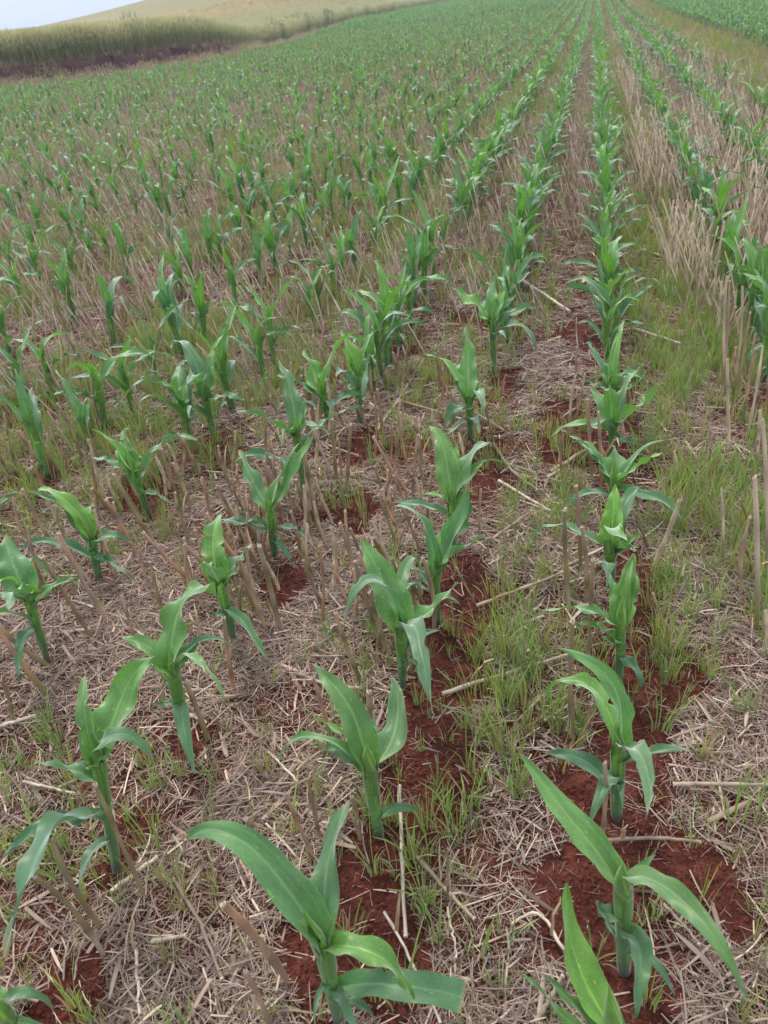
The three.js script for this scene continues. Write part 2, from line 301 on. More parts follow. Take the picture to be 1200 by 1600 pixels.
// The plants nearest the path, leaf by leaf: [height on the stalk, turn, change of turn, rise at base, rise at tip, bend, length, width]
const NEAR = {
  A1: { at: [-0.323, -0.567], stem: [0.002, 0.218, -0.000], leaves: [
    [0.95, 244, 21, 77, -52, 1.58, 0.347, 0.065],
    [1.0, 183, -5, 63, -17, 1.31, 0.23, 0.05],
    [1.0, 93, -35, 37, -85, 1.31, 0.182, 0.044],
    [0.45, 92, -1, 41, -25, 1.17, 0.222, 0.044, 1],
    [0.2, 77, -14, 70, -54, 1.4, 0.127, 0.02],
    [0.5, -21, 35, 70, -44, 1.58, 0.1, 0.013],
  ] },
  A2: { at: [-0.333, -0.893], stem: [0.001, 0.208, -0.000], leaves: [
    [0.95, -143, 16, 75, -10, 1.57, 0.244, 0.061],
    [0.95, -222, 86, 8, 34, 1.47, 0.209, 0.062],
    [0.9, -101, 8, 60, -27, 1.33, 0.113, 0.039],
    [0.75, -97, 18, 77, -83, 1.45, 0.273, 0.023],
    [0.2, -259, -9, 65, -25, 1.34, 0.118, 0.027],
    [0.8, 173, 32, 43, 13, 1.25, 0.135, 0.027],
  ] },
  A3: { at: [-0.369, -1.301], stem: [0.006, 0.163, -0.001], leaves: [
    [1, -140, 3, 69, 25, 1.38, 0.243, 0.093],
    [0.95, 112, 4, 48, 28, 1.2, 0.189, 0.054],
    [0.95, 45, -34, 58, -60, 1.47, 0.354, 0.056],
    [0.9, -38, 33, 89, -46, 1.79, 0.402, 0.039],
    [0.8, 198, -41, 55, -89, 1.65, 0.342, 0.037],
    [0.4, 55, -11, 68, -24, 1.45, 0.09, 0.023],
  ] },
  A4: { at: [-0.325, -1.530], stem: [0.003, 0.156, -0.001], leaves: [
    [0.95, 213, 34, 89, -31, 2.1, 0.268, 0.042],
    [1, -192, 22, 47, 33, 1.29, 0.123, 0.061],
    [1, 129, 7, 55, 75, 1.27, 0.264, 0.063],
    [0.6, 248, 4, 62, -11, 1.35, 0.139, 0.036],
    [0.3, 91, -14, 80, -66, 1.62, 0.101, 0.025],
  ] },
  A5: { at: [-0.327, -1.819], stem: [0.006, 0.189, -0.001], leaves: [
    [0.95, -163, 21, 70, 11, 1.28, 0.257, 0.075],
    [1, -185, 8, 47, 18, 1.28, 0.187, 0.044],
    [1, 155, -8, 62, -47, 1.59, 0.254, 0.067],
    [0.9, 123, 5, 65, -43, 1.5, 0.243, 0.047],
    [0.7, -70, -1, 39, 11, 1.38, 0.188, 0.043],
    [0.3, 139, 28, 44, 88, 1.05, 0.169, 0.073],
  ] },
  A6: { at: [-0.370, -2.534], stem: [0.000, 0.165, -0.000], leaves: [
    [0.95, 191, 14, 63, -33, 0.99, 0.252, 0.103],
    [1, 187, 5, 55, 49, 1.29, 0.274, 0.071],
    [0.7, -36, 12, 59, -74, 1.33, 0.171, 0.07],
    [0.9, -325, -27, 62, -68, 1.53, 0.279, 0.053],
    [0.5, -31, -3, 37, -49, 0.97, 0.167, 0.04],
  ] },
  A7: { at: [-0.349, -3.179], stem: [-0.010, 0.214, 0.002], leaves: [
    [0.95, 253, -4, 58, 13, 1.43, 0.242, 0.101],
    [0.95, 145, 4, 67, 39, 1.34, 0.168, 0.077],
    [0.8, 117, 9, 55, -34, 1.27, 0.255, 0.059],
    [0.6, 64, -22, 63, -79, 1.45, 0.324, 0.058],
    [1, -177, -6, 70, 11, 1.3, 0.225, 0.065],
  ] },
  M1: { at: [0.117, -0.722], stem: [-0.018, 0.238, 0.004], leaves: [
    [0.95, 246, -14, 55, 20, 1.18, 0.256, 0.055],
    [1, 41, -12, 75, -52, 1.36, 0.293, 0.041],
    [1, 122, 9, 52, 22, 1.29, 0.075, 0.021],
    [0.5, 30, -47, 58, -41, 1.34, 0.188, 0.043],
    [0.3, 243, -11, 44, 50, 1.3, 0.068, 0.025],
    [0.25, 59, -16, 66, -73, 1.57, 0.13, 0.02],
    [0.7, -68, -15, 13, 88, 1.17, 0.077, 0.032],
  ] },
  M0: { at: [0.121, -0.556], stem: [-0.031, 0.184, 0.007], leaves: [
    [0.9, -131, -43, 18, 76, 1.45, 0.213, 0.06],
    [0.7, 258, -20, 31, 47, 1.31, 0.156, 0.026],
    [0.6, -89, -37, 30, 31, 1.3, 0.182, 0.02],
    [0.9, 61, -3, 49, -16, 1.27, 0.109, 0.037],
  ] },
  M2: { at: [0.111, -1.014], stem: [-0.009, 0.187, 0.002], leaves: [
    [0.95, -169, 59, 63, -89, 1.06, 0.315, 0.041],
    [1, -127, 17, 89, -11, 2.09, 0.281, 0.049],
    [1, 19, -28, 58, 2, 1.2, 0.332, 0.046],
    [0.6, -34, 21, 60, -53, 1.34, 0.171, 0.033],
    [0.4, 7, -6, 79, -33, 1.59, 0.128, 0.021],
  ] },
  M3: { at: [0.125, -1.388], stem: [-0.009, 0.169, 0.002], leaves: [
    [1, 174, -10, 58, 25, 1.32, 0.175, 0.066],
    [0.9, -78, 2, 56, -43, 1.43, 0.244, 0.043],
    [0.4, 39, -21, 60, -89, 1.35, 0.121, 0.031],
    [1, -160, -14, 46, 14, 1.27, 0.13, 0.041],
    [0.6, -86, -4, 51, 29, 1.3, 0.067, 0.029],
  ] },
  M4: { at: [0.112, -1.738], stem: [-0.012, 0.137, 0.003], leaves: [
    [1, -184, -5, 69, 36, 1.33, 0.172, 0.066],
    [0.9, 263, -3, 39, -70, 1.53, 0.26, 0.037],
    [0.8, 73, 4, 36, 26, 1.28, 0.085, 0.044],
    [0.9, 79, 2, 43, 53, 1.32, 0.101, 0.037],
  ] },
  M5: { at: [0.121, -2.103], stem: [-0.005, 0.103, 0.001], leaves: [
    [0.95, 235, -1, 67, -20, 1.5, 0.207, 0.068],
    [1, -188, 17, 53, 12, 1.29, 0.142, 0.086],
    [1, -280, 3, 51, 33, 1.36, 0.19, 0.054],
    [0.8, 56, -1, 26, -50, 1.62, 0.248, 0.054],
  ] },
  M6: { at: [0.125, -2.490], stem: [-0.004, 0.099, 0.001], leaves: [
    [0.95, -138, -6, 54, 23, 1.3, 0.179, 0.078],
    [1, -283, 4, 39, 72, 1.15, 0.221, 0.094],
    [0.8, -83, -7, 30, -54, 1.51, 0.233, 0.053],
    [0.7, 40, 18, 17, -13, 1.06, 0.113, 0.034],
  ] },
  M7: { at: [0.127, -2.818], stem: [-0.007, 0.105, 0.002], leaves: [
    [1, -172, -10, 52, 26, 1.29, 0.138, 0.08],
    [0.9, 64, -7, 66, -33, 1.47, 0.171, 0.057],
    [0.8, -74, -2, 33, 15, 1.25, 0.136, 0.053],
    [0.8, 70, -1, 14, 80, 1.42, 0.182, 0.047],
  ] },
  L1: { at: [-0.819, -0.745], stem: [0.051, 0.304, -0.011], leaves: [
    [0.98, -195, 10, 50, -19, 1.59, 0.231, 0.078],
    [1, -147, -17, 88, -4, 1.48, 0.188, 0.039],
    [1, 100, -32, 80, -76, 1.58, 0.205, 0.038],
    [1, 97, -1, 63, 22, 1.36, 0.06, 0.053],
    [0.85, -72, -3, 49, 22, 1.38, 0.13, 0.044],
    [0.45, -2, 9, 71, -50, 1.28, 0.381, 0.065],
    [0.55, -41, -3, 47, -40, 1.37, 0.206, 0.032],
    [0.3, -6, 18, 60, -73, 1.37, 0.146, 0.031],
  ] },
  L2: { at: [-0.810, -1.056], stem: [0.015, 0.225, -0.003], leaves: [
    [1, -191, -4, 76, -75, 1.72, 0.285, 0.071],
    [0.95, -104, 4, 65, 1, 1.39, 0.153, 0.054],
    [1, 124, 2, 30, 62, 1.34, 0.093, 0.042],
    [1, 137, -9, 60, -75, 1.23, 0.182, 0.033],
    [0.95, 81, -37, 72, -70, 1.35, 0.273, 0.028],
    [0.6, 37, -7, 32, -52, 0.99, 0.191, 0.038],
    [0.6, -40, -4, 40, 25, 1.27, 0.067, 0.021],
  ] },
  L3: { at: [-0.841, -1.399], stem: [0.003, 0.184, -0.001], leaves: [
    [1, -140, -43, 73, -1, 1.15, 0.215, 0.075],
    [0.95, -210, 5, 47, 6, 1.36, 0.142, 0.064],
    [0.6, 46, 8, 30, -54, 0.99, 0.245, 0.035],
    [0.5, 329, -2, 46, 14, 1.29, 0.062, 0.025],
    [0.95, -171, 0, 57, 10, 1.3, 0.085, 0.05],
  ] },
  L4: { at: [-0.855, -1.766], stem: [0.012, 0.163, -0.003], leaves: [
    [0.95, -129, -10, 52, 33, 1.29, 0.223, 0.066],
    [0.95, 127, 1, 48, 55, 1.31, 0.268, 0.065],
    [0.5, 74, -11, 53, -81, 1.29, 0.215, 0.037],
    [0.6, -74, 0, 48, -50, 1.4, 0.17, 0.037],
    [0.3, 54, -19, 51, -59, 1.23, 0.149, 0.025],
  ] },
  L5: { at: [-0.875, -2.118], stem: [0.008, 0.228, -0.002], leaves: [
    [1, 189, 39, 60, 23, 1.31, 0.295, 0.06],
    [0.95, 76, -5, 68, -57, 1.23, 0.176, 0.054],
    [0.9, -13, 19, 75, -82, 1.54, 0.192, 0.045],
    [1, 165, 7, 55, 43, 1.31, 0.127, 0.06],
  ] },
  L6: { at: [-0.912, -2.584], stem: [-0.013, 0.149, 0.003], leaves: [
    [1, -133, -12, 52, 44, 1.3, 0.201, 0.091],
    [0.95, 141, 3, 55, 88, 1.24, 0.154, 0.059],
    [0.7, 39, -11, 64, -69, 1.31, 0.151, 0.053],
  ] },
  L7: { at: [-0.819, -2.670], stem: [0.009, 0.200, -0.002], leaves: [
    [0.95, -135, -4, 69, 46, 1.34, 0.2, 0.092],
    [0.95, -217, 5, 48, 26, 1.3, 0.113, 0.06],
    [0.6, -80, -1, 50, 33, 1.3, 0.098, 0.049],
    [0.4, 137, 1, 53, 7, 1.29, 0.069, 0.039],
  ] },
  K1: { at: [-1.300, -1.256], stem: [0.020, 0.215, -0.004], leaves: [
    [0.95, -125, -23, 56, 18, 1.26, 0.193, 0.092],
    [0.95, -17, 9, 89, -22, 1.68, 0.146, 0.069],
    [0.95, 220, -27, 58, -89, 0.84, 0.335, 0.041],
    [0.5, 15, 2, 54, -68, 1.12, 0.203, 0.038],
    [0.9, 29, -1, 61, -3, 1.22, 0.229, 0.06],
  ] },
  K2: { at: [-1.351, -1.604], stem: [0.016, 0.142, -0.004], leaves: [
    [0.95, 249, 11, 87, -26, 1.62, 0.25, 0.065],
    [1, -166, 1, 62, 13, 1.34, 0.119, 0.062],
    [0.6, 61, 22, 19, -37, 0.82, 0.178, 0.033],
    [0.5, 58, -2, 61, -35, 1.33, 0.093, 0.049],
  ] },
  K3: { at: [-1.365, -1.958], stem: [-0.016, 0.162, 0.004], leaves: [
    [1, 219, -23, 61, 6, 1.35, 0.183, 0.074],
    [0.95, 275, -4, 55, -22, 1.38, 0.177, 0.046],
    [0.5, 74, -6, 45, -63, 1.02, 0.159, 0.032],
    [1, -190, 7, 49, 47, 1.3, 0.085, 0.056],
  ] },
  K4: { at: [-1.357, -2.481], stem: [0.007, 0.188, -0.002], leaves: [
    [1, -134, 8, 83, -36, 1.45, 0.327, 0.069],
    [0.95, -187, 8, 51, 54, 1.3, 0.168, 0.075],
    [0.9, -296, 7, 23, -6, 1.4, 0.229, 0.047],
    [0.8, 8, 55, 52, 46, 1.21, 0.245, 0.068],
  ] },
  K4b: { at: [-1.426, -2.425], stem: [-0.000, 0.162, 0.000], leaves: [
    [0.95, 317, 11, 77, -44, 1.62, 0.307, 0.057],
    [1, -181, 9, 48, 38, 1.3, 0.128, 0.054],
    [0.7, 85, -3, 51, -31, 1.22, 0.078, 0.053],
  ] },
  L0: { at: [-0.816, -0.409], stem: [0.041, 0.149, -0.009], leaves: [
    [0.95, -223, -70, 74, -89, 1.73, 0.141, 0.023],
    [1, -145, 15, 53, -11, 1.26, 0.06, 0.026],
    [0.8, 96, -12, 49, -51, 1.24, 0.112, 0.019],
  ] },
};
const LOOK = {
  A1: 'with a long sweeping leaf', A2: 'with two leaves curving like horns', A3: 'with one broad leaf hanging straight down',
  A4: 'with a thin arching leaf', A5: 'with a yellow rolled heart', A6: 'with bright short leaves', A7: 'with a broad leaf leaning left',
  M1: 'with one leaf trailing far right', M0: 'cut off by the lower border', M2: 'with a leaf bent over like a tongue', M3: 'with one straight upright blade',
  M4: 'with a bright upright blade', M5: 'with a bluish arching blade', M6: 'with a wide leaf raised right', M7: 'with small narrow leaves',
  L0: 'in the near corner, small leaves', L1: 'with a ragged hanging leaf', L2: 'with a leaf folded at its top', L3: 'with a dark upright blade', L4: 'with leaves spread in a V',
  L5: 'with a slim twisted top leaf', L6: 'with two pale erect leaves', L7: 'with a dark leaf raised left', K1: 'half cut by the left border', K2: 'with one leaf arching left', K3: 'with a shiny curved top leaf', K4: 'with a hooked top leaf', K4b: 'with a low arching leaf',
};
const ORD = ['nearest', 'second', 'third', 'fourth', 'fifth', 'sixth', 'seventh', 'eighth', 'ninth', 'tenth', 'eleventh', 'twelfth', 'thirteenth', 'fourteenth', 'fifteenth', 'sixteenth', 'seventeenth', 'eighteenth', 'nineteenth', 'twentieth'];
const TENS = ['', '', 'twenty', 'thirty', 'forty', 'fifty', 'sixty'];
const ordinal = (n) => n < 20 ? ORD[n] : n % 10 === 9 ? ['', '', 'thirtieth', 'fortieth', 'fiftieth', 'sixtieth', 'seventieth'][Math.floor((n + 1) / 10)] : TENS[Math.floor((n + 1) / 10)] + '-' + ['', 'first', ...ORD.slice(1)][(n + 1) % 10];
const rowName = (r) => r === 0 ? 'the straight middle row' : r > 0 ? ['', 'first', 'second', 'third', 'fourth', 'fifth', 'sixth', 'seventh'][r] + ' row right of the middle row' : (ordinal(-r - 1) === 'nearest' ? 'first' : ordinal(-r - 1)) + ' row left of the middle row';
const plants = [];                                                      // { x, z, row, near?, seed }
const taken = { A: -1, M: 0, L: -2, K: -3 };
for (const k in NEAR) plants.push({ x: NEAR[k].at[0], z: NEAR[k].at[1], row: taken[k[0]], key: k });
{
  const R = rng(77), start = { 0: -3.08, '-1': -3.5, '-2': -2.95, '-3': -2.75 };
  const sow = (x0, row, zs, zEnd, gap, miss) => {
    for (let z = zs; z > zEnd; z -= gap * (0.7 + 0.6 * R()) * (z < -60 ? 1.5 : 1)) {
      const x = x0 + (R() - 0.5) * 0.05, zz = z;
      if (R() < miss || !shown(x, zz, 0.45) || beyond(x, zz) > -0.9) continue;
      plants.push({ x, z: zz, row });
    }
  };
  rows.forEach((x0, i) => sow(x0, -i, start[-i] ?? -0.5, -150, i > 60 ? 0.34 : i > 2 ? 0.26 : 0.15, i > 3 ? 0.33 : i > 1 ? 0.1 : 0.05));
  rowsRight.forEach((x0, i) => sow(x0, i + 1, -3.1, -120, i === 2 ? 0.34 : 0.17, i === 2 ? 0.45 : 0.05));
  for (let k = 0; k < 26; k++) sow(3.45 + k * 0.49, 4 + k, -6, -120, 0.2, 0.03);
}
plants.forEach((p) => { p.d = Math.hypot(p.x, p.z); });
const byNear = plants.filter((p) => shown(p.x, p.z, 0.12)).sort((a, b) => a.d - b.d);
const single = new Set(byNear.slice(0, 300));
for (const p of plants) if (p.key) single.add(p);
{
  const protos = [], R = rng(4242);
  for (let k = 0; k < 30; k++) protos.push({ spec: wildSpec(R), used: false, k });
  const inRow = {};
  const list = [...single].sort((a, b) => b.z - a.z);
  for (const p of list) { inRow[p.row] = (inRow[p.row] ?? -1) + 1; p.nth = inRow[p.row]; }
  list.sort((a, b) => a.d - b.d);
  const Q = rng(99);
  for (const p of list) {
    let o, look;
    if (p.key) {
      const s = NEAR[p.key], W = rng(p.key.charCodeAt(0) * 31 + p.key.charCodeAt(1)), own = s.leaves.length, az = W() * 360;   // the smaller leaves that fill the plant between those listed
      for (let k = own; k < (p.key === 'M0' || p.key === 'L0' ? 0 : 7); k++) { const t = 0.3 + 0.7 * (k - own + W()) / (7 - own), far = own > 5 ? 0.72 : own < 5 ? 1.35 : 1.1; s.leaves.push([Math.min(1, t), az + (k % 2) * 180 + (W() - 0.5) * 70, (W() - 0.5) * 60, 45 + 30 * t, lerp(-60, 20, t) + 30 * (W() - 0.5), 1.3 + 0.6 * W(), (0.14 + 0.12 * W()) * far, (0.028 + 0.022 * W()) * far]); }
      o = makePlant(NEAR[p.key], 300 + p.key.charCodeAt(0) * 7 + p.key.charCodeAt(1)); look = LOOK[p.key]; }
    else {
      const pr = protos[Math.floor(Q() * protos.length)];
      o = pr.root ? pr.root.clone() : (pr.root = makePlant(pr.spec, 900 + pr.k));
      o.rotation.set((Q() - 0.5) * 0.12, Q() * Math.PI * 2, (Q() - 0.5) * 0.12 + 0.03); o.scale.setScalar((p.size = 0.82 + 0.36 * Q()) * 1.1);
      look = null;
    }
    o.name = numbered('maize_plant'); o.position.set(p.x, land(p.x, p.z), p.z);
    p.place = ordinal(p.nth) + ' from the near end of ' + rowName(p.row);
    const rowShort = p.row === 0 ? 'in middle row' : 'in ' + rowName(p.row).replace(' of the middle row', ' of middle');
    const label = look ? 'maize plant ' + look + ', ' + ordinal(p.nth) + ' ' + rowShort : (p.size > 1.06 ? 'tall' : p.size < 0.93 ? 'small' : 'leafy') + ' maize plant, ' + ordinal(p.nth) + ' from the near end ' + rowShort;
    p.short = ordinal(p.nth) + ' maize ' + rowShort;
    tag(o, label, 'maize plant', 'young maize plants sown in rows'); scene.add(o); p.object = o;
  }
  // the rest of the field: the same plants, farther off than can be told apart
  const far = [];   // past single plants
  for (let k = 0; k < 7; k++) {
    const parts = makePlant(wildSpec(R), 1500 + k, 0).children.map((c) => { const g = c.geometry.clone(); if (!g.attributes.uv) { const n = g.attributes.position.count, u = new Float32Array(n * 2).fill(0.28); g.setAttribute('uv', new THREE.BufferAttribute(u, 2)); } return g; });
    far.push([mergeGeometries(parts), []]);
  }
  for (const p of plants) if (!single.has(p)) {
    const f = far[Math.floor(Q() * far.length)], y = 0.85 + 0.3 * Q(), right = p.row > 3;
    f[1].push([p.x, land(p.x, p.z), p.z, Q() * 6.283, (Q() - 0.5) * 0.14, (0.75 + 0.48 * Q()) * (p.d > 60 ? 1.2 : p.row < -3 ? 0.95 : 1), [y * (right ? 1.15 : 1.12), y * 1.04, y * (right ? 1.25 : 1.05)], 1, 0.03]);
  }
  far.forEach(([g, l], k) => l.length && scatter('distant_maize', g, leafMats[k % 3], l, 'dense stand of young maize farther down the field rows'));
  console.log('plants', plants.length, 'single', single.size);
}

// ------------------------------------------------------------------ cut stalks of the last crop, still standing
const STUBBLE = [
  { at: [-0.755, -0.589], top: [-0.044, 0.237, 0.010], r: 0.0056 },
  { at: [-0.790, -0.638], top: [-0.010, 0.263, 0.002], r: 0.0058 },
  { at: [-0.742, -0.708], top: [-0.001, 0.319, 0.000], r: 0.0054 },
  { at: [-0.420, -0.605], top: [-0.063, 0.235, 0.014], r: 0.0080 },
  { at: [-0.416, -0.521], top: [-0.010, 0.202, 0.002], r: 0.0050 },
  { at: [-0.560, -0.828], top: [-0.005, 0.097, 0.001], r: 0.0062 },
  { at: [-0.445, -0.830], top: [-0.024, 0.191, 0.005], r: 0.0043 },
  { at: [-0.440, -0.862], top: [0.001, 0.189, -0.000], r: 0.0043 },
  { at: [-0.370, -0.887], top: [-0.002, 0.129, 0.000], r: 0.0056 },
  { at: [-0.775, -1.080], top: [-0.010, 0.181, 0.002], r: 0.0072 },
  { at: [-0.771, -1.226], top: [0.022, 0.233, -0.005], r: 0.0062 },
  { at: [-0.729, -1.451], top: [-0.007, 0.277, 0.002], r: 0.0084 },
  { at: [-0.767, -1.451], top: [-0.027, 0.233, 0.006], r: 0.0068 },
  { at: [-1.223, -1.430], top: [-0.044, 0.297, 0.010], r: 0.0079 },
  { at: [-1.230, -1.356], top: [-0.045, 0.275, 0.010], r: 0.0068 },
  { at: [-1.237, -1.156], top: [-0.048, 0.223, 0.011], r: 0.0071 },
  { at: [-1.267, -1.237], top: [-0.094, 0.163, 0.021], r: 0.0074 },
  { at: [-0.468, -1.292], top: [-0.034, 0.216, 0.008], r: 0.0061 },
  { at: [-0.394, -1.105], top: [0.007, 0.172, -0.002], r: 0.0090 },
  { at: [-0.481, -1.092], top: [-0.015, 0.213, 0.003], r: 0.0056 },
  { at: [-0.430, -1.408], top: [-0.026, 0.190, 0.006], r: 0.0064 },
  { at: [-0.462, -1.447], top: [-0.033, 0.250, 0.007], r: 0.0065 },
  { at: [0.022, -1.204], top: [-0.010, 0.328, 0.002], r: 0.0062 },
  { at: [0.006, -1.620], top: [-0.022, 0.316, 0.005], r: 0.0074 },
  { at: [0.053, -1.393], top: [-0.005, 0.339, 0.001], r: 0.0060 },
  { at: [0.083, -0.960], top: [-0.007, 0.220, 0.002], r: 0.0054 },
  { at: [0.053, -1.227], top: [0.006, 0.087, -0.001], r: 0.0049 },
  { at: [0.031, -1.801], top: [-0.023, 0.270, 0.005], r: 0.0071 },
  { at: [0.059, -2.311], top: [-0.028, 0.288, 0.006], r: 0.0073 },
  { at: [0.089, -2.252], top: [-0.025, 0.273, 0.006], r: 0.0062 },
  { at: [0.451, -1.599], top: [-0.074, 0.439, 0.017], r: 0.0101 },
  { at: [0.505, -1.809], top: [-0.085, 0.474, 0.019], r: 0.0084 },
  { at: [-1.292, -1.729], top: [-0.039, 0.213, 0.009], r: 0.0089 },
  { at: [-1.263, -1.793], top: [-0.059, 0.261, 0.013], r: 0.0080 },
  { at: [-1.241, -2.019], top: [-0.024, 0.175, 0.005], r: 0.0075 },
  { at: [-0.757, -1.911], top: [-0.009, 0.298, 0.002], r: 0.0090 },
  { at: [-0.793, -1.944], top: [-0.025, 0.171, 0.006], r: 0.0081 },
  { at: [-0.734, -2.141], top: [0.042, 0.255, -0.010], r: 0.0075 },
  { at: [-0.790, -2.221], top: [0.013, 0.228, -0.003], r: 0.0077 },
  { at: [-0.689, -2.517], top: [-0.005, 0.206, 0.001], r: 0.0071 },
  { at: [-0.500, -2.050], top: [-0.039, 0.133, 0.009], r: 0.0061 },
  { at: [0.541, -3.971], top: [0.009, 0.259, -0.002], r: 0.0109 },
  { at: [0.554, -3.897], top: [0.044, 0.158, -0.010], r: 0.0092 },
  { at: [0.572, -3.324], top: [0.033, 0.215, -0.007], r: 0.0093 },
  { at: [0.576, -3.468], top: [-0.017, 0.279, 0.004], r: 0.0097 },
  { at: [0.560, -3.063], top: [-0.053, 0.418, 0.012], r: 0.0088 },
  { at: [0.508, -2.535], top: [-0.052, 0.325, 0.012], r: 0.0097 },
  { at: [0.592, -3.064], top: [-0.026, 0.380, 0.006], r: 0.0087 },
  { at: [0.580, -2.917], top: [-0.001, 0.333, 0.000], r: 0.0084 },
  { at: [0.513, -2.832], top: [-0.033, 0.476, 0.007], r: 0.0071 },
  { at: [0.559, -3.544], top: [-0.011, 0.491, 0.002], r: 0.0085 },
  { at: [0.576, -2.730], top: [0.000, 0.276, -0.000], r: 0.0091 },
  { at: [0.563, -2.366], top: [-0.021, 0.226, 0.005], r: 0.0092 },
  { at: [0.565, -2.584], top: [0.001, 0.344, -0.000], r: 0.0076 },
  { at: [0.636, -4.543], top: [0.013, 0.282, -0.003], r: 0.0104 },
  { at: [0.560, -4.609], top: [-0.032, 0.224, 0.007], r: 0.0106 },
  { at: [0.407, -1.869], top: [-0.037, 0.247, 0.008], r: 0.0061 },
  { at: [-1.279, -2.024], top: [-0.022, 0.222, 0.005], r: 0.0076 },
  { at: [-1.551, -1.846], top: [-0.020, 0.173, 0.005], r: 0.0063 },
  { at: [-0.404, -1.559], top: [-0.006, 0.148, 0.001], r: 0.0059 },
  { at: [-0.367, -1.500], top: [-0.012, 0.177, 0.003], r: 0.0058 },
  { at: [-0.789, -1.812], top: [-0.008, 0.139, 0.002], r: 0.0068 },
  { at: [-0.185, -0.802], top: [0.006, 0.148, -0.001], r: 0.0029 },
  { at: [-1.269, -1.057], top: [0.020, 0.145, -0.005], r: 0.0053 },
  { at: [-1.082, -1.479], top: [0.008, 0.175, -0.002], r: 0.0062 },
  { at: [-1.092, -1.348], top: [0.004, 0.171, -0.001], r: 0.0059 },
  { at: [-1.017, -1.661], top: [-0.012, 0.160, 0.003], r: 0.0066 },
  { at: [-1.773, -1.984], top: [0.003, 0.178, -0.001], r: 0.0078 },
];
const FALLEN = [
  { path: [[-0.274, -1.281], [0.004, -1.440]], r: 0.0067 },
  { path: [[-0.230, -1.592], [-0.014, -1.733]], r: 0.0059 },
  { path: [[-0.700, -0.747], [-0.603, -0.665], [-0.530, -0.584]], r: 0.0048 },
  { path: [[-0.708, -0.617], [-0.645, -0.512]], r: 0.0039 },
  { path: [[-0.316, -1.011], [-0.281, -0.863], [-0.244, -0.710]], r: 0.0053 },
  { path: [[0.218, -1.093], [0.302, -1.098], [0.413, -1.107]], r: 0.0057 },
  { path: [[0.094, -0.954], [0.175, -0.962], [0.254, -0.971]], r: 0.0048 },
  { path: [[-0.805, -0.700], [-0.748, -0.777]], r: 0.0066 },
  { path: [[-1.286, -1.031], [-1.196, -1.058]], r: 0.0060 },
  { path: [[-0.075, -2.314], [0.069, -2.496]], r: 0.0085 },
  { path: [[-0.286, -2.514], [-0.201, -2.314], [-0.112, -2.177]], r: 0.0069 },
  { path: [[-0.237, -2.248], [-0.063, -2.069]], r: 0.0063 },
  { path: [[-0.291, -0.748], [-0.231, -0.679], [-0.162, -0.586]], r: 0.0034 },
  { path: [[-0.259, -0.870], [-0.185, -0.802], [-0.134, -0.763]], r: 0.0048 },
  { path: [[-0.017, -0.613], [0.018, -0.684]], r: 0.0055 },
  { path: [[0.020, -0.734], [-0.025, -0.782], [-0.067, -0.763]], r: 0.0037 },
  { path: [[-0.681, -0.624], [-0.622, -0.641]], r: 0.0051 },
  { path: [[-0.725, -2.566], [-0.704, -2.759], [-0.683, -3.006]], r: 0.0072 },
  { path: [[-0.708, -2.836], [-0.498, -2.673]], r: 0.0078 },
  { path: [[-0.390, -4.506], [-0.053, -3.809]], r: 0.0109 },
  { path: [[-0.680, -1.318], [-0.532, -1.262], [-0.457, -1.248]], r: 0.0055 },
  { path: [[0.325, -4.997], [0.593, -4.606]], r: 0.0115 },
  { path: [[0.374, -5.678], [0.538, -4.864]], r: 0.0128 },
  { path: [[0.238, -3.630], [0.414, -3.395]], r: 0.0073 },
  { path: [[-0.181, -0.778], [-0.152, -0.693]], r: 0.0028 },
  { path: [[0.184, -0.841], [0.234, -0.772]], r: 0.0033 },
  { path: [[-0.442, -2.798], [-0.221, -2.542]], r: 0.0063 },
  { path: [[-0.049, -1.764], [0.123, -1.901]], r: 0.0044 },
  { path: [[-0.038, -1.232], [0.016, -1.277]], r: 0.0042 },
  { path: [[-0.984, -2.501], [-0.750, -2.367]], r: 0.0061 },
  { path: [[-0.944, -1.367], [-0.851, -1.403]], r: 0.0042 },
  { path: [[-0.620, -1.057], [-0.519, -0.972]], r: 0.0035 },
  { path: [[-1.124, -0.895], [-0.991, -0.883]], r: 0.0042 },
  { path: [[-0.221, -1.900], [-0.118, -2.029]], r: 0.0047 },
  { path: [[0.099, -0.594], [0.262, -0.678]], r: 0.0034 },
];

